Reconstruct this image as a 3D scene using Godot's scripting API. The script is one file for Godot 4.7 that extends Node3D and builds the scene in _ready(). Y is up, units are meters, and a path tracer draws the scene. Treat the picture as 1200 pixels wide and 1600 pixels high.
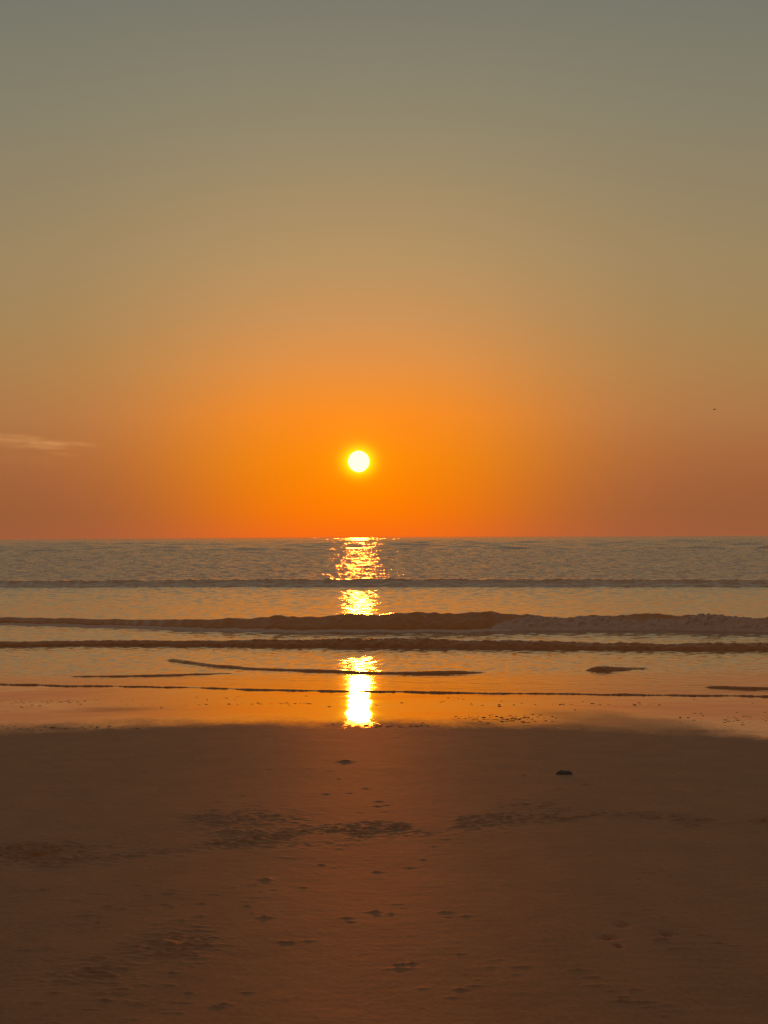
extends Node3D
# A sandy beach at sunset: the eye stands at (0, EYE, 0) and looks out to sea along -z. "d" is the distance seaward.

const EYE := 2.33
const SUN_UP := 1.95          # degrees above the horizon
const SUN_SIDE := -0.64       # degrees to the right of straight ahead
const SUN_FAR := 30000.0

# plan of the shore, as (x, d) points in metres
const WATER_EDGE := [[-14.0, 35.9], [-8.14, 35.56], [-5.93, 34.54], [-4.38, 34.0], [-2.86, 33.27], [-1.4, 32.37], [0.0, 31.86], [1.77, 31.14], [3.49, 30.61], [5.15, 30.1], [6.76, 29.61], [14.0, 29.2]]
const WET_EDGE := [[-14.0, 23.6], [-5.42, 23.5], [-4.03, 23.2], [-3.26, 23.4], [-2.06, 23.8], [-1.02, 23.8], [-0.28, 23.9], [0.26, 23.9], [0.67, 23.7], [1.11, 23.6], [1.6, 23.4], [2.17, 23.0], [2.77, 22.6], [3.21, 22.2], [3.5, 21.6], [3.75, 21.0], [4.63, 20.4], [14.0, 20.0]]
const RUBBLE_LINE := [[-6.0, 12.2], [-2.31, 12.39], [-1.94, 12.52], [-1.71, 12.66], [-1.32, 13.1], [-1.03, 13.25], [-0.47, 13.57], [0.0, 14.01], [0.48, 14.24], [0.82, 14.5], [1.23, 14.44], [1.85, 14.49], [2.43, 14.23], [6.0, 14.1]]

# the farthest swell: x, d of its foot, height
const SWELL := [[-34.0, 107.6, 0.30], [-18.66, 108.7, 0.30], [-9.28, 108.0, 0.33], [0.0, 105.9, 0.35], [8.89, 103.9, 0.33], [17.46, 101.9, 0.30], [34.0, 99.5, 0.30]]
# the last low wave: x, d of its foot, height
const LOW_WAVE := [[-13.5, 48.6, 0.10], [-8.39, 48.8, 0.10], [-6.34, 49.2, 0.10], [-4.19, 48.7, 0.10], [-2.08, 48.2, 0.14], [0.0, 47.7, 0.165], [2.01, 47.2, 0.15], [3.97, 46.5, 0.135], [5.9, 46.0, 0.11], [6.3, 45.95, 0.13], [7.84, 45.8, 0.13], [13.5, 45.0, 0.12]]

# colours of the sky by height (degrees), in the sun's direction and well to the side of it, sRGB 0 to 255
const SKY_SUN := [[0.0, 250, 108, 20], [0.65, 255, 122, 4], [1.2, 255, 130, 2], [1.96, 255, 138, 8], [3.1, 254, 142, 32], [4.33, 231, 146, 67], [5.55, 207, 147, 87], [7.0, 185, 147, 98], [10.4, 148, 136, 108], [13.5, 125, 122, 108], [30.0, 114, 112, 102], [60.0, 106, 102, 95], [90.0, 104, 100, 93]]
const SKY_SIDE := [[0.0, 158, 92, 58], [0.6, 153, 93, 56], [1.2, 158, 96, 58], [2.0, 166, 104, 61], [3.1, 172, 119, 72], [4.33, 169, 128, 79], [5.55, 162, 132, 88], [7.0, 156, 133, 96], [10.4, 135, 127, 105], [13.5, 118, 119, 106], [30.0, 112, 111, 101], [60.0, 106, 102, 95], [90.0, 104, 100, 93]]

# streaks of cloud: degrees to the side, degrees up, half length, half thickness, brightness
const WISPS := [[-9.6, 2.52, 1.5, 0.035, 0.55], [-8.3, 2.42, 1.15, 0.03, 0.9], [-9.4, 2.62, 0.9, 0.03, 0.5], [-8.7, 2.33, 0.95, 0.03, 0.6], [-8.2, 2.16, 0.5, 0.025, 0.35], [-9.3, 2.45, 1.5, 0.09, 0.22], [-8.9, 2.0, 1.2, 0.12, 0.07], [-11.5, 2.5, 1.6, 0.06, 0.5]]

var profile := PackedFloat32Array()
var noise := FastNoiseLite.new()
var rng := RandomNumberGenerator.new()
var used := {}


func _ready() -> void:
	rng.seed = 7
	noise.noise_type = FastNoiseLite.TYPE_SIMPLEX_SMOOTH
	noise.fractal_type = FastNoiseLite.FRACTAL_NONE
	noise.frequency = 1.0
	noise.seed = 11
	make_camera()
	make_sky()
	make_sun()
	make_profile()
	make_beach()
	make_sea()
	make_waves()
	make_shore_details()
	make_bird()


# ---------------------------------------------------------------- camera, sky and sun

func make_camera() -> void:
	var c := Camera3D.new()
	c.name = "camera"
	add_child(c)
	c.position = Vector3(0, EYE, 0)
	c.fov = rad_to_deg(2.0 * atan(800.0 / 3500.0))
	c.rotation = Vector3(atan(40.0 / 3500.0), 0, -0.005)
	c.near = 0.1
	c.far = 120000.0
	c.current = true


func sun_direction() -> Vector3:
	var e := deg_to_rad(SUN_UP)
	var a := deg_to_rad(SUN_SIDE)
	return Vector3(sin(a) * cos(e), sin(e), -cos(a) * cos(e))


func table(t: Array, at: float) -> Vector3:
	for k in range(1, t.size()):
		if at <= t[k][0]:
			var f: float = (at - t[k - 1][0]) / (t[k][0] - t[k - 1][0])
			f = clampf(f, 0, 1)
			return Vector3(t[k - 1][1], t[k - 1][2], t[k - 1][3]).lerp(Vector3(t[k][1], t[k][2], t[k][3]), f)
	var z = t[-1]
	return Vector3(z[1], z[2], z[3])


func sky_color(up: float, side: float) -> Color:
	# up: degrees above the horizon; side: degrees right of -z
	var off := absf(wrapf(side - SUN_SIDE, -180.0, 180.0))
	var h := maxf(up, 0.0)
	var width := 5.0 + 0.2 * h
	var toward := exp(-pow(off / width, 2.3))
	var side_color := table(SKY_SIDE, h)
	var sun_color := table(SKY_SUN, h)
	var c := side_color.lerp(sun_color, toward)
	c.z = lerpf(side_color.z, sun_color.z, pow(toward, 1.4))   # the blue goes out of the glow last
	var back := smoothstep(15.0, 150.0, off)
	c = c.lerp(Vector3(140, 106, 82).lerp(Vector3(104, 100, 93), smoothstep(10.0, 70.0, h)), 0.85 * back)
	var l := Color(c.x / 255.0, c.y / 255.0, c.z / 255.0).srgb_to_linear()
	# the aureole of bright air close round the sun
	var apart := sqrt(pow(off * cos(deg_to_rad(h)), 2.0) + pow(up - SUN_UP, 2.0))
	var near := exp(-pow(apart / 0.30, 2.0))
	var wide := exp(-pow(apart / 0.9, 2.0))
	# thin streaks of cloud, lit from the side by the sun
	var veil := 0.0
	if up > 1.4 and up < 3.2 and side < -6.0 and side > -14.0:
		for w in WISPS:
			var t: float = (side - w[0]) / w[2]
			if absf(t) < 1.0:
				var y: float = w[1] + 0.03 * n2(side * 1.2, w[1] * 9.0) - 0.04 * t
				veil += w[4] * pow(1.0 - t * t, 1.5) * exp(-pow((up - y) / w[3], 2.0)) * (0.75 + 0.6 * n2(side * 3.0, w[1] * 5.0))
	return Color(l.r + 1.0 * near + 0.05 * wide + 0.30 * veil, l.g + 1.4 * near + 0.05 * wide + 0.17 * veil, l.b + 0.01 * near + 0.065 * veil)


func make_sky() -> void:
	var w := 2048
	var h := 4096
	var coarse := PackedFloat32Array()
	for j in 256:
		var up := 90.0 - (j + 0.5) / 256.0 * 180.0
		for i in 512:
			var c := sky_color(up, ((i + 0.5) / 512.0 - 0.5) * 360.0) if up > -3.0 else Color(0.34, 0.125, 0.045)
			coarse.append_array([c.r, c.g, c.b])
	var im := Image.create_from_data(512, 256, false, Image.FORMAT_RGBF, coarse.to_byte_array())
	im.resize(w, h, Image.INTERPOLATE_CUBIC)
	var x0 := w / 2 - 120
	var y0 := h / 2 - 500
	var fine := PackedFloat32Array()
	for j in 508:
		var up := 90.0 - (y0 + j + 0.5) / h * 180.0
		for i in 240:
			var c := sky_color(up, ((x0 + i + 0.5) / w - 0.5) * 360.0)
			fine.append_array([c.r, c.g, c.b])
	im.blit_rect(Image.create_from_data(240, 508, false, Image.FORMAT_RGBF, fine.to_byte_array()), Rect2i(0, 0, 240, 508), Vector2i(x0, y0))
	# straight ahead (-z) lies at the picture's left and right edge
	var turned := Image.create_empty(w, h, false, Image.FORMAT_RGBF)
	turned.blit_rect(im, Rect2i(w / 2, 0, w / 2, h), Vector2i(0, 0))
	turned.blit_rect(im, Rect2i(0, 0, w / 2, h), Vector2i(w / 2, 0))
	var m := PanoramaSkyMaterial.new()
	m.panorama = ImageTexture.create_from_image(turned)
	var s := Sky.new()
	s.sky_material = m
	var e := Environment.new()
	e.background_mode = Environment.BG_SKY
	e.sky = s
	e.tonemap_mode = Environment.TONE_MAPPER_LINEAR
	e.tonemap_exposure = 1.0
	e.sdfgi_enabled = true
	e.ssao_enabled = true
	e.ssil_enabled = true
	var we := WorldEnvironment.new()
	we.name = "environment"
	we.environment = e
	add_child(we)


func make_sun() -> void:
	var l := DirectionalLight3D.new()
	l.name = "sunlight"
	l.light_color = Color(1.0, 0.18, 0.010).linear_to_srgb()
	l.light_energy = 0.045
	l.light_angular_distance = 0.53
	l.shadow_enabled = true
	l.basis = Basis.looking_at(-sun_direction())
	add_child(l)
	# the disc itself: a ball of glowing gas that lets the daylight behind it through
	var s := SphereMesh.new()
	s.radius = SUN_FAR * tan(deg_to_rad(0.27))
	s.height = 2.0 * s.radius
	s.radial_segments = 96
	s.rings = 48
	var m := StandardMaterial3D.new()
	m.transparency = BaseMaterial3D.TRANSPARENCY_ALPHA
	m.albedo_color = Color(0, 0, 0, 0.04)
	m.roughness = 1.0
	m.specular_mode = BaseMaterial3D.SPECULAR_DISABLED
	m.emission_enabled = true
	m.emission = Color(1.0, 0.86, 0.62)
	m.emission_energy_multiplier = 30.0
	var o := piece("sun", s, m)
	o.position = Vector3(0, EYE, 0) + sun_direction() * SUN_FAR
	tag(o, "glaring white setting sun with a yellow rim low above the horizon", "sun")


# ---------------------------------------------------------------- helpers

func numbered(called: String) -> String:
	used[called] = used.get(called, 0) + 1
	return called if used[called] == 1 else "%s_%03d" % [called, used[called] - 1]


func piece(called: String, mesh: Mesh, material: Material, parent: Node = self) -> MeshInstance3D:
	var o := MeshInstance3D.new()
	o.name = numbered(called) if parent == self else called
	o.mesh = mesh
	o.material_override = material
	parent.add_child(o, true)
	return o


func thing(called: String, label: String, category: String, at := Vector3.ZERO, group := "") -> Node3D:
	var o := Node3D.new()
	o.name = numbered(called)
	o.position = at
	add_child(o, true)
	tag(o, label, category, group)
	return o


func tag(o: Node, label: String, category: String, group := "", kind := "") -> void:
	if label:
		o.set_meta("label", label)
	if category:
		o.set_meta("category", category)
	if group:
		o.set_meta("group", group)
	if kind:
		o.set_meta("kind", kind)


func along(line: Array, x: float, slot := 1) -> float:
	if x <= line[0][0]:
		return line[0][slot]
	for k in range(1, line.size()):
		if x <= line[k][0]:
			var f: float = (x - line[k - 1][0]) / (line[k][0] - line[k - 1][0])
			f = f * f * (3.0 - 2.0 * f) * 0.4 + f * 0.6
			return lerpf(line[k - 1][slot], line[k][slot], f)
	return line[-1][slot]


func n2(x: float, y: float) -> float:
	return noise.get_noise_2d(x, y)


func make_profile() -> void:
	# height of the beach and of the water lying on it, every 0.05 m from 60 m out to 80 m inland
	var y := 0.0
	for k in 2801:
		var d := 60.0 - 0.05 * k
		profile.append(y)
		var s := 0.0
		if d < 46.0 and d >= 32.0:
			s = 0.00136 * (46.0 - d)
		elif d < 32.0 and d >= 24.0:
			s = lerpf(0.01904, 0.0245, (32.0 - d) / 8.0)
		elif d < 24.0 and d >= 18.0:
			s = lerpf(0.0245, 0.02, (24.0 - d) / 6.0)
		elif d < 18.0:
			s = 0.02
		y += s * 0.05


func shore(d: float) -> float:
	if d >= 60.0:
		return 0.0
	var k := clampf((60.0 - d) / 0.05, 0.0, 2799.0)
	var i := int(k)
	return lerpf(profile[i], profile[i + 1], k - i)


func grid(rows: int, columns: int, v: PackedVector3Array, colors := PackedColorArray(), uvs := PackedVector2Array()) -> ArrayMesh:
	# rows run away from the viewer, columns to the right
	var normals := PackedVector3Array()
	normals.resize(v.size())
	for r in rows:
		var a := maxi(r - 1, 0) * columns
		var b := mini(r + 1, rows - 1) * columns
		for c in columns:
			var right := v[r * columns + mini(c + 1, columns - 1)] - v[r * columns + maxi(c - 1, 0)]
			normals[r * columns + c] = right.cross(v[b + c] - v[a + c]).normalized()
	var index := PackedInt32Array()
	index.resize((rows - 1) * (columns - 1) * 6)
	var k := 0
	for r in rows - 1:
		for c in columns - 1:
			var i := r * columns + c
			index[k] = i
			index[k + 1] = i + columns
			index[k + 2] = i + 1
			index[k + 3] = i + 1
			index[k + 4] = i + columns
			index[k + 5] = i + columns + 1
			k += 6
	var arrays := []
	arrays.resize(Mesh.ARRAY_MAX)
	arrays[Mesh.ARRAY_VERTEX] = v
	arrays[Mesh.ARRAY_NORMAL] = normals
	arrays[Mesh.ARRAY_INDEX] = index
	if colors.size():
		arrays[Mesh.ARRAY_COLOR] = colors
	if uvs.size():
		arrays[Mesh.ARRAY_TEX_UV] = uvs
	var m := ArrayMesh.new()
	m.add_surface_from_arrays(Mesh.PRIMITIVE_TRIANGLES, arrays)
	return m


func spread(inner: float, count: int, outer: float, more: int) -> PackedFloat32Array:
	# slopes x/d of the columns of a fan: even inside, widening outside
	var u := PackedFloat32Array()
	for k in range(more, 0, -1):
		u.append(-inner * pow(outer / inner, float(k) / more))
	for k in count + 1:
		u.append(lerpf(-inner, inner, float(k) / count))
	for k in range(1, more + 1):
		u.append(inner * pow(outer / inner, float(k) / more))
	return u


# ---------------------------------------------------------------- the beach

func wetness(x: float, d: float) -> float:
	# 1 where a film of water lies on the sand, 0 where it has drained away
	var edge := along(WET_EDGE, x) + 0.45 * n2(x * 0.9, d * 0.5) + 0.25 * n2(x * 2.6, d * 0.9) + 0.12 * n2(x * 7.0, d * 3.0) + 0.2 * n2(x * 15.0, d * 2.2)
	var w := smoothstep(-0.2, 2.3, d - edge)
	# two places where the film has nearly drained away
	var drained := 0.5 * exp(-pow((x + 3.34) / 0.5, 2.0) - pow((d - 27.8) / 0.6, 2.0))
	var lean := x - 2.5 - 0.14 * (25.0 - d)
	drained = maxf(drained, 0.6 * (1.0 - smoothstep(0.35, 1.25, sqrt(pow(lean / 0.85, 2.0) + pow((d - 24.2) / 3.0, 2.0)) + 0.18 * n2(x * 1.4, d * 0.5 + 60.0))))
	return w * (1.0 - drained)


func rubble(x: float, d: float) -> float:
	# how much the surface is broken into crumbs of sand, 0 to 1
	var off := d - along(RUBBLE_LINE, x)
	var m := 0.9 * exp(-pow(off / 0.5, 2.0)) * smoothstep(-0.5, 0.2, n2(x * 1.3, d * 0.8 + 40.0))
	m = maxf(m, 0.65 * exp(-pow((x + 0.95) / 0.45, 2.0) - pow((d - 14.5) / 0.75, 2.0)))
	m = maxf(m, exp(-pow((x + 0.9) / 0.17, 2.0) - pow((d - 9.5) / 0.42, 2.0)))
	m = maxf(m, 0.7 * exp(-pow((x + 1.18) / 0.2, 2.0) - pow((d - 8.85) / 0.3, 2.0)))
	m = maxf(m, 1.5 * exp(-pow((x + 2.1) / 0.4, 2.0) - pow((d - 12.8) / 0.5, 2.0)))
	m = maxf(m, 0.6 * exp(-pow((x - 1.05) / 0.3, 2.0) - pow((d - 15.3) / 0.5, 2.0)))
	return m


func sand_height(x: float, d: float) -> float:
	var y := shore(d) + 0.006 * n2(x * 0.35, d * 0.22 + 9.0) + 0.0012 * n2(x * 1.7, d * 0.9)
	return y - 0.05 * maxf(0.0, d - along(WATER_EDGE, x))


func make_beach() -> void:
	var u := spread(0.22, 340, 4.0, 8)
	var ds := PackedFloat32Array()
	var d := 6.2
	while d < 24.0:
		ds.append(d)
		d += maxf(d / 560.0, 0.012)
	while d < 38.0:
		ds.append(d)
		d += 0.06
	var rows := ds.size()
	var columns := u.size()
	var v := PackedVector3Array()
	var colors := PackedColorArray()
	var uvs := PackedVector2Array()
	v.resize(rows * columns)
	colors.resize(rows * columns)
	uvs.resize(rows * columns)
	for r in rows:
		d = ds[r]
		for c in columns:
			var x := u[c] * d
			var y := sand_height(x, d)
			var wet := wetness(x, d) if d > 19.0 else 0.0
			# ripples a few millimetres high, smoothed where water has run over them
			var fine := (0.0006 * n2(x * 7.0, d * 3.5) + 0.0004 * n2(x * 19.0, d * 9.0) + 0.0003 * n2(x * 2.4, d * 8.0 + 14.0) + 0.0004 * n2(x * 33.0, d * 22.0)) * (1.0 - 0.8 * wet)
			if d < 18.0:
				var m := rubble(x, d)
				if m > 0.03:
					var lump := maxf(0.0, n2(x * 6.5 + 0.4 * d, d * 11.0) - 0.15) * 0.017 + maxf(0.0, n2(x * 14.0, d * 19.0 + 30.0) - 0.1) * 0.013
					fine += m * (lump - 0.003)
			else:
				fine += 0.0035 * maxf(0.0, n2(x * 2.2, d * 1.6 + 70.0) - 0.45) * (1.0 - wet)
			if d > 22.0 and d < 27.0:
				fine += 0.0016 * n2(x * 8.0, d * 7.0) * (1.0 - smoothstep(24.0, 27.0, d))
			v[r * columns + c] = Vector3(x, y + fine, -d)
			uvs[r * columns + c] = Vector2((x + 10.0) / 20.0, (d - 4.0) / 32.0)
			var tone := 1.0 + 0.10 * n2(x * 2.3, d * 1.1 + 5.0) + 0.14 * n2(x * 31.0, d * 17.0) + 0.14 * n2(x * 90.0, d * 50.0) + 0.08 * n2(x * 5.0, d * 9.0 + 33.0)
			tone *= 1.0 - 0.25 * wet
			colors[r * columns + c] = Color(0.265 * tone, 0.104 * tone, 0.031 * tone)
	# single pits, crumbs and old prints, pressed into the sheet
	for k in 900:
		var at_d := 7.4 * pow(2.5, pow(rng.randf(), 1.2))
		var at_x := rng.randf_range(-0.2, 0.2) * at_d
		if n2(at_x * 1.1 + 3.0, at_d * 0.6) < 0.05 + 0.25 * smoothstep(-0.3, 0.6, at_x):
			continue
		dent(v, ds, u, at_x, at_d, rng.randf_range(0.010, 0.045), rng.randf_range(0.008, 0.02), rng.randf_range(0.002, 0.006))
	for p in [[-1.19, 14.71, 0.10, 0.10, 0.013], [-0.34, 19.13, 0.06, 0.12, 0.014], [0.95, 9.61, 0.03, 0.05, -0.014], [0.97, 9.4, 0.018, 0.05, -0.014], [1.21, 9.69, 0.03, 0.05, -0.012], [1.16, 9.55, 0.02, 0.03, 0.009], [-0.62, 11.6, 0.03, 0.05, 0.01], [1.05, 9.95, 0.03, 0.05, -0.012], [-0.95, 13.75, 0.10, 0.12, 0.014]]:
		dent(v, ds, u, p[0], p[1], p[2], p[3], p[4])
	var wet_map := PackedByteArray()
	wet_map.resize(1024 * 1024)
	for j in 1024:
		d = 4.0 + 32.0 * (j + 0.5) / 1024.0
		for i in 1024:
			var x := -10.0 + 20.0 * (i + 0.5) / 1024.0
			wet_map[j * 1024 + i] = int(wetness(x, d) * 255.0) if d > 18.5 else 0
	var m := StandardMaterial3D.new()
	m.vertex_color_use_as_albedo = true
	m.roughness = 0.6
	m.metallic_specular = 0.33
	m.clearcoat_enabled = true   # the film of water on the wet strip
	m.clearcoat = 1.0
	m.clearcoat_roughness = 0.05
	m.clearcoat_texture = ImageTexture.create_from_image(Image.create_from_data(1024, 1024, false, Image.FORMAT_L8, wet_map))
	m.texture_repeat = false
	var beach := piece("beach", grid(rows, columns, v, colors, uvs), m)
	tag(beach, "damp brown sand beach with a mirror-wet strip along the water", "", "", "structure")
	# the same beach under the viewer's feet and behind
	var bx := PackedFloat32Array([-400, -120, -40, -12, -4, -1.364, 1.364, 4, 12, 40, 120, 400])
	var bd := PackedFloat32Array([-250, -80, -40, -20, -8, 0, 3, 6.2])
	var bv := PackedVector3Array()
	var bc := PackedColorArray()
	for dd in bd:
		for x in bx:
			bv.append(Vector3(x, shore(dd) + (maxf(0.0, -dd - 10.0) * 0.05) - 0.006, -dd - (0.02 if dd == 6.2 else 0.0)))
			bc.append(Color(0.225, 0.092, 0.033))
	var dry := StandardMaterial3D.new()
	dry.vertex_color_use_as_albedo = true
	dry.roughness = 0.9
	tag(piece("upper_beach", grid(bd.size(), bx.size(), bv, bc), dry), "sand of the upper beach behind the viewer", "", "", "structure")


func dent(v: PackedVector3Array, ds: PackedFloat32Array, u: PackedFloat32Array, x: float, d: float, wide: float, deep: float, high: float) -> void:
	var columns := u.size()
	var r0 := ds.bsearch(d - 2.2 * deep)
	var r1 := mini(ds.bsearch(d + 2.2 * deep), ds.size() - 1)
	for r in range(r0, r1 + 1):
		var c0 := u.bsearch((x - 2.2 * wide) / ds[r])
		var c1 := mini(u.bsearch((x + 2.2 * wide) / ds[r]), columns - 1)
		for c in range(c0, c1 + 1):
			var p := v[r * columns + c]
			var q := pow((p.x - x) / wide, 2.0) + pow((-p.z - d) / deep, 2.0)
			q *= 1.0 + 0.5 * n2(p.x * 25.0 + 7.0, p.z * 15.0)
			v[r * columns + c].y += high * exp(-q) * (1.0 + 0.6 * n2(p.x * 60.0, p.z * 30.0))


# ---------------------------------------------------------------- the sea

func ripple(x: float, d: float, cell: float, steep: float) -> float:
	# wind ripples: crests lie along the shore, each size only where the mesh can carry it
	var y := 0.0
	var sum := 0.0
	var size := 0.13
	for k in 9:
		var f := smoothstep(1.3 * cell, 2.6 * cell, size) * pow(size, -0.3)
		if d < 50.0 and size > 0.3:
			f *= 0.3
		if size > 0.6:
			f *= 1.0 - 0.9 * smoothstep(3.2 * cell, 7.0 * cell, size)
		if f > 0.01:
			var turn := 0.35 * sin(k * 2.1 + 0.4)
			var a := (x * cos(turn) + d * sin(turn)) / (size * 1.7)
			var b := (d * cos(turn) - x * sin(turn)) / size
			var n := n2(a + 17.0 * k, b)
			y += f * size * (n + 0.5 * n * absf(n))
			sum += f * f
		size *= 1.9
		if size > 12.0 * cell and size > 0.7:
			break
	return y * steep / sqrt(maxf(sum, 0.01)) * 0.6


func steepness(d: float) -> float:
	return (0.010 + 0.024 * smoothstep(35.5, 39.0, d) + 0.045 * smoothstep(62.0, 130.0, d)) * (1.0 - 0.5 * smoothstep(350.0, 1500.0, d))


func water_height(x: float, d: float) -> float:
	var inside := d - along(WATER_EDGE, x) - 0.12 * n2(x * 1.6, 3.0) - 0.05 * n2(x * 6.0, 8.0)
	if inside > 3.0:
		return shore(d)
	if inside < 0.0:
		return shore(d) - 0.02 + maxf(inside, -1.0) * 0.05
	return shore(d) + 0.007 * sqrt(clampf(inside / 0.12, 0.0, 1.0)) * (1.0 - 0.5 * smoothstep(0.1, 2.0, inside))


func make_sea() -> void:
	var ds := PackedFloat32Array()
	var d := 28.4
	while d < 50.5:
		ds.append(d)
		d *= 1.0 + 1.0 / 620.0
	var thin := StandardMaterial3D.new()
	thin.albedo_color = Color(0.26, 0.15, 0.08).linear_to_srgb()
	thin.roughness = 0.08
	thin.metallic_specular = 0.7
	tag(piece("shallows", water_sheet(ds, [], LOW_WAVE), thin), "shallow spent water between the last low wave and the wet sand", "", "", "structure")
	ds.clear()
	d = 44.0
	while d < 112.0:
		ds.append(d)
		d *= 1.0 + 1.0 / 620.0
	var silty := StandardMaterial3D.new()
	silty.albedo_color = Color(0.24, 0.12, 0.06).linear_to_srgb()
	silty.roughness = 0.1
	silty.metallic_specular = 0.7
	tag(piece("surf", water_sheet(ds, LOW_WAVE, SWELL), silty), "silty water between the farthest swell and the last low wave", "", "", "structure")
	ds.clear()
	d = 98.0
	while d < 420.0:
		ds.append(d)
		d *= 1.0 + 1.0 / 520.0
	while d < 4000.0:
		ds.append(d)
		d *= 1.0 + 1.0 / 160.0
	while d < 45000.0:
		ds.append(d)
		d *= 1.12
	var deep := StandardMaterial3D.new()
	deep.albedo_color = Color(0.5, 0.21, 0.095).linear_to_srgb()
	deep.roughness = 0.12
	# wind ripples too small for the sheet
	var fine := FastNoiseLite.new()
	fine.seed = 5
	fine.noise_type = FastNoiseLite.TYPE_SIMPLEX_SMOOTH
	fine.frequency = 0.02
	fine.fractal_octaves = 3
	var bumps := fine.get_seamless_image(512, 512)
	bumps.convert(Image.FORMAT_RGBA8)
	bumps.bump_map_to_normal_map(7.0)
	deep.normal_enabled = true
	deep.normal_texture = ImageTexture.create_from_image(bumps)
	deep.normal_scale = 1.5
	deep.uv1_triplanar = true
	deep.uv1_world_triplanar = true
	deep.uv1_scale = Vector3(0.12, 0.25, 0.25)
	deep.metallic_specular = 0.55
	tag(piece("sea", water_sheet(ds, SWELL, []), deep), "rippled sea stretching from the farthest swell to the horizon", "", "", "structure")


func water_sheet(ds: PackedFloat32Array, from: Array, to: Array) -> ArrayMesh:
	# neighbouring sheets meet under the body of a wave
	var u := spread(0.215, 460, 3.0, 12)
	var rows := ds.size()
	var columns := u.size()
	var v := PackedVector3Array()
	v.resize(rows * columns)
	for r in rows:
		var d := ds[r]
		var row_cell := (ds[mini(r + 1, rows - 1)] - ds[maxi(r - 1, 0)]) * 0.5
		var steep := steepness(d)
		for c in columns:
			var x := u[c] * d
			var cell := row_cell
			if c < 12 or c > columns - 13:
				cell = maxf(cell, absf(x) * 0.2)
			var y := water_height(x, d)
			var quiet := 1.0
			if d < 38.0:
				quiet = smoothstep(0.0, 1.2, d - along(WATER_EDGE, x))
			if d < 4000.0 and quiet > 0.0:
				y += ripple(x, d, cell, steep) * quiet
			if from and d < 112.0:
				y -= 0.15 * smoothstep(0.0, 0.25, along(from, x) + (0.75 if d < 60.0 else 3.0) - d)
			if to and (d < 52.0 or d > 98.0):
				y -= 0.15 * smoothstep(0.0, 0.25, d - along(to, x) - (0.75 if d < 60.0 else 3.0))
			v[r * columns + c] = Vector3(x, y, -d)
	return grid(rows, columns, v)


# ---------------------------------------------------------------- waves

# each line: x, d of the foot of the wave, height
func ridge(line: Array, step: float, front: float, back: float, lumps: float, lump_size: float, curl: float, lift := 0.0, reach := 1.0) -> ArrayMesh:
	var x0: float = line[0][0]
	var x1: float = line[-1][0]
	var columns := int((x1 - x0) / step) + 1
	var ts := PackedFloat32Array()
	for k in 22:
		ts.append(-1.0 + k / 22.0)
	for k in 15:
		ts.append(pow(k / 14.0, 1.3))
	var v := PackedVector3Array()
	for t in ts:
		for c in columns:
			var x := x0 + (x1 - x0) * c / (columns - 1)
			var high := along(line, x, 2)
			var end := smoothstep(0.0, 0.25, (x - x0)) * smoothstep(0.0, 0.25, (x1 - x))
			var foot := along(line, x, 1) + 0.25 * front * n2(x * 0.7, 2.0) + 0.1 * front * n2(x * 3.0, 5.0)
			var size := clampf(high / 0.3, 0.25, 1.3)
			var h := high * end * (1.0 + 0.10 * n2(x * 0.8, 21.0) + 0.06 * n2(x * 2.7, 31.0))
			var dd: float
			var y: float
			if t <= 0.0:
				var q := -t
				dd = foot + front * size * (1.0 - q * reach)
				y = h * pow(1.0 - q, curl)
			else:
				dd = foot + front * size + back * size * t
				y = h * pow(1.0 - t * t, 2.0)
			var bump := 0.0
			if lumps > 0.0:
				var s := lump_size
				var z := (dd + 0.15 * n2(x * 1.1, 77.0)) * 0.8
				bump = noise.get_noise_3d(x / s, y * 1.2 / s, z / s) + 0.5 * noise.get_noise_3d(x * 2.1 / s + 9.0, y * 2.3 / s, z * 2.1 / s) + 0.3 * noise.get_noise_3d(x * 4.3 / s, y * 4.6 / s, z * 4.3 / s)
				bump = (bump + 0.25 * absf(bump)) * lumps * maxf(h, 0.04) * smoothstep(0.0, 0.25, 1.0 - absf(t)) * 0.55 * end
			var base := water_height(x, dd)
			v.append(Vector3(x, base + y + bump * 0.6 + lift * end - 0.03 * smoothstep(0.75, 1.0, absf(t)) - 0.02 * (1.0 - end), -(dd - bump * 1.1)))
	return grid(ts.size(), columns, v)


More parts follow.
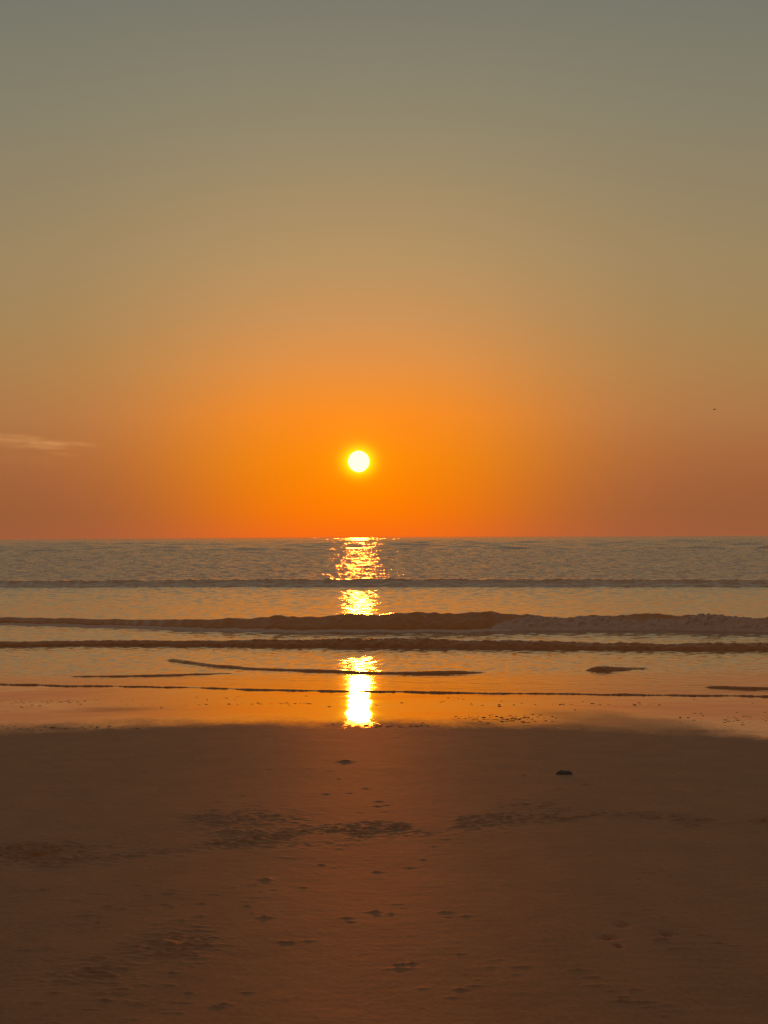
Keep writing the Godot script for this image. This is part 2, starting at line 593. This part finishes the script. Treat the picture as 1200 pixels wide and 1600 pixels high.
func make_waves() -> void:
	# silty sea water: light comes through a wave as well as off it
	var wall := StandardMaterial3D.new()
	wall.albedo_color = Color(Color(0.55, 0.23, 0.055).linear_to_srgb(), 0.8)
	wall.refraction_enabled = true
	wall.refraction_scale = 0.033
	wall.roughness = 0.12
	var foam := StandardMaterial3D.new()
	foam.albedo_color = Color(0.54, 0.36, 0.27).linear_to_srgb()
	foam.roughness = 0.75
	foam.backlight_enabled = true
	foam.backlight = Color(0.25, 0.2, 0.15)
	var churned := wall.duplicate()
	churned.albedo_color = Color(Color(0.50, 0.23, 0.09).linear_to_srgb(), 0.85)
	churned.roughness = 0.3

	var o := piece("swell", ridge(SWELL, 0.1, 1.6, 9.0, 0.10, 0.7, 1.3), wall)
	tag(o, "low unbroken swell, the farthest dark band across the sea", "wave")

	var breaker := thing("breaking_wave", "largest dark wave, breaking into grey foam on its right half", "wave", Vector3.ZERO)
	var crest := [[-16.1, 62.5, 0.14], [-10.77, 62.7, 0.15], [-7.8, 60.5, 0.16], [-4.96, 57.6, 0.22], [-2.42, 56.15, 0.35], [0.0, 55.86, 0.39], [2.38, 55.95, 0.45], [3.3, 56.0, 0.36], [4.79, 56.05, 0.31], [6.6, 55.8, 0.38], [7.9, 55.4, 0.34], [9.31, 54.4, 0.30], [13.5, 52.8, 0.28]]
	piece("water_face", ridge(crest, 0.035, 0.6, 4.0, 0.05, 0.35, 0.85), wall, breaker)
	piece("foam", ridge([[2.5, 56.0, 0.05], [3.1, 55.85, 0.2], [3.7, 55.75, 0.31], [4.79, 55.75, 0.29], [5.8, 55.7, 0.30], [6.4, 55.75, 0.22], [7.2, 55.55, 0.24], [7.9, 55.1, 0.34], [9.31, 54.1, 0.30], [13.5, 52.5, 0.28]], 0.02, 0.7, 0.6, 0.27, 0.17, 0.75, 0.02), foam, breaker)
	piece("foam", ridge([[-13.0, 61.0, 0.0], [-10.0, 60.6, 0.05], [-7.5, 58.6, 0.06], [-4.8, 56.4, 0.07], [-2.2, 55.3, 0.05], [0.4, 55.0, 0.04], [2.9, 55.2, 0.05], [3.3, 55.2, 0.0]], 0.03, 2.2, 1.0, 0.6, 0.3, 1.2), foam, breaker)

	var bore := thing("spent_wave", "knee-low rolling wave in front of the largest one, crumbled along its whole crest", "wave")
	piece("water_face", ridge(LOW_WAVE, 0.028, 0.45, 1.8, 0.28, 0.18, 0.7), churned, bore)

	o = piece("ripple", ridge([[-4.3, 43.2, 0.0], [-4.0, 42.4, 0.04], [-3.71, 41.7, 0.045], [-3.0, 40.2, 0.04], [-2.26, 39.25, 0.03], [-1.33, 38.5, 0.036], [0.0, 37.5, 0.03], [0.7, 37.4, 0.04], [1.2, 37.5, 0.045], [1.85, 37.8, 0.0]], 0.015, 0.2, 0.9, 0.25, 0.12, 0.8), churned)
	tag(o, "long thin dark wavelet slanting through the sun's reflection in the shallows", "wave")
	o = piece("ripple", ridge([[-5.4, 36.9, 0.0], [-4.9, 37.0, 0.016], [-4.3, 37.0, 0.022], [-3.6, 37.2, 0.026], [-3.1, 37.6, 0.018], [-2.4, 38.0, 0.0]], 0.015, 0.18, 0.6, 0.2, 0.12, 0.8), churned)
	tag(o, "faint short wavelet in the shallows left of the sun's reflection", "wave")
	o = piece("ripple", ridge([[3.3, 38.2, 0.0], [3.55, 38.2, 0.055], [3.75, 38.2, 0.07], [4.05, 38.4, 0.05], [4.4, 38.8, 0.02], [4.75, 39.1, 0.0]], 0.012, 0.25, 0.7, 0.3, 0.14, 0.8), churned)
	tag(o, "small isolated dark hump of water in the shallows on the right", "wave")
	o = piece("ripple", ridge([[4.5, 32.8, 0.0], [4.8, 32.55, 0.025], [5.21, 32.1, 0.03], [5.98, 31.8, 0.03], [7.0, 31.6, 0.0]], 0.012, 0.12, 0.4, 0.2, 0.1, 0.8), churned)
	tag(o, "tiny dark wavelet near the water's edge at the right border", "wave")


	# the rim where the film of water ends on the sand
	var rim := []
	for k in 61:
		var x := -9.0 + 0.3 * k
		rim.append([x, along(WATER_EDGE, x) + 0.12 * n2(x * 1.6, 3.0) + 0.05 * n2(x * 6.0, 8.0) - 0.03, 0.006 + 0.006 * n2(x * 1.3, 90.0)])
	o = piece("swash_rim", ridge(rim, 0.02, 0.1, 0.5, 0.4, 0.05, 0.6, 0.004), churned)
	tag(o, "thin dark rim of water's edge running right across the wet sand", "water edge")


# ---------------------------------------------------------------- small things on the shore

func lump_mesh(wide: float, deep: float, high: float, seed_at: float) -> ArrayMesh:
	var v := PackedVector3Array()
	for r in 9:
		for c in 17:
			var a := -1.0 + 2.0 * c / 16.0
			var b := -1.0 + 2.0 * r / 8.0
			var q := minf(1.0, a * a * a * a + b * b)
			var y := high * (1.0 - q) * (1.0 + 0.35 * n2(a * 0.8 + seed_at, b * 0.8)) - 0.006 * q
			v.append(Vector3(a * wide * (1.0 - 0.15 * b * b), y, -b * deep * (1.0 - 0.3 * a * a)))
	return grid(9, 17, v)


func make_shore_details() -> void:
	var dark := StandardMaterial3D.new()
	dark.albedo_color = Color(0.055, 0.035, 0.02).linear_to_srgb()
	dark.roughness = 0.7
	for p in [[1.42, 17.81, 0.075, 0.06, 0.030, "dark flat lump lying alone on the smooth sand on the right"], [-0.34, 19.13, 0.06, 0.05, 0.014, "small low lump on the sand straight below the sun's reflection"]]:
		var o := piece("sand_lump", lump_mesh(p[2], p[3], p[4], p[0]), dark)
		o.position = Vector3(p[0], sand_height(p[0], p[1]), -p[1])
		tag(o, p[5], "lump")
	# crumbs left by the last tide, strewn over the wet strip
	var places := []
	for g in [[-4.4, 29.6, 0.8, 0.9, 46], [-1.5, 29.0, 0.9, 0.25, 34], [1.3, 25.3, 0.55, 0.7, 110], [4.0, 25.3, 0.6, 1.0, 60], [2.4, 28.4, 1.2, 0.25, 26], [0.1, 24.2, 0.5, 0.35, 60], [-3.6, 24.0, 0.8, 0.5, 40], [0.5, 29.0, 4.5, 2.0, 60]]:
		for k in g[4]:
			places.append([rng.randfn(g[0], g[2] * 0.6), rng.randfn(g[1], g[3] * 0.6)])
	var mm := MultiMesh.new()
	mm.transform_format = MultiMesh.TRANSFORM_3D
	mm.mesh = lump_mesh(0.5, 0.5, 0.5, 3.3)
	mm.instance_count = places.size()
	for k in places.size():
		var x: float = places[k][0]
		var d: float = places[k][1]
		var s := rng.randf_range(0.010, 0.034)
		var b := Basis(Vector3.UP, rng.randf_range(-0.4, 0.4)).scaled_local(Vector3(s * rng.randf_range(1.0, 2.0), s * rng.randf_range(0.2, 0.45), s))
		mm.set_instance_transform(k, Transform3D(b, Vector3(x, sand_height(x, d) - 0.001, -d)))
	var crumbs := MultiMeshInstance3D.new()
	crumbs.name = "strandline_crumbs"
	crumbs.multimesh = mm
	crumbs.material_override = dark
	add_child(crumbs)
	tag(crumbs, "tiny dark crumbs strewn over the shining wet sand", "debris", "", "stuff")


# ---------------------------------------------------------------- in the air

func make_bird() -> void:
	var st := SurfaceTool.new()
	st.begin(Mesh.PRIMITIVE_TRIANGLES)
	# body: a tapered spindle from bill to tail
	var rings := [[-0.20, 0.004, 0.0], [-0.16, 0.022, 0.0], [-0.10, 0.042, 0.0], [0.0, 0.055, -0.005], [0.10, 0.040, 0.0], [0.18, 0.016, 0.004], [0.26, 0.03, 0.006]]
	for k in rings.size() - 1:
		for s in 8:
			var quad := []
			for e in [[k, s], [k + 1, s], [k + 1, s + 1], [k, s + 1]]:
				var g = rings[e[0]]
				var a: float = TAU * e[1] / 8.0
				var flat := 0.25 if e[0] == 6 else 1.0
				quad.append(Vector3(g[0], g[2] + sin(a) * g[1] * flat, cos(a) * g[1]))
			for i in [0, 1, 2, 0, 2, 3]:
				st.add_vertex(quad[i])
	# two wings, bent at the wrist
	for side in [-1.0, 1.0]:
		var line := [[0.03, -0.07, 0.02, 0.03], [0.17, -0.09, 0.07, 0.09], [0.30, -0.03, 0.05, 0.04], [0.42, 0.07, 0.08, 0.0]]
		for k in 3:
			var a = line[k]
			var b = line[k + 1]
			var thick := 0.012
			var q := [Vector3(a[1], a[3], side * a[0]), Vector3(b[1], b[3], side * b[0]), Vector3(b[2], b[3], side * b[0]), Vector3(a[2] + 0.05, a[3], side * a[0])]
			for i in [0, 1, 2, 0, 2, 3]:
				st.add_vertex(q[i] + Vector3(0, thick, 0))
			for i in [0, 2, 1, 0, 3, 2]:
				st.add_vertex(q[i])
			for e in 4:
				var n := (e + 1) % 4
				for p in [q[e], q[n], q[n] + Vector3(0, thick, 0), q[e], q[n] + Vector3(0, thick, 0), q[e] + Vector3(0, thick, 0)]:
					st.add_vertex(p)
	st.generate_normals()
	var m := StandardMaterial3D.new()
	m.albedo_color = Color(0.06, 0.055, 0.05).linear_to_srgb()
	m.roughness = 0.8
	var o := piece("seabird", st.commit(), m)
	o.position = Vector3(51.3, EYE + 19.6, -347.0)
	o.rotation.y = 0.5
	tag(o, "tiny dark bird flying far off at the right of the sky", "bird")
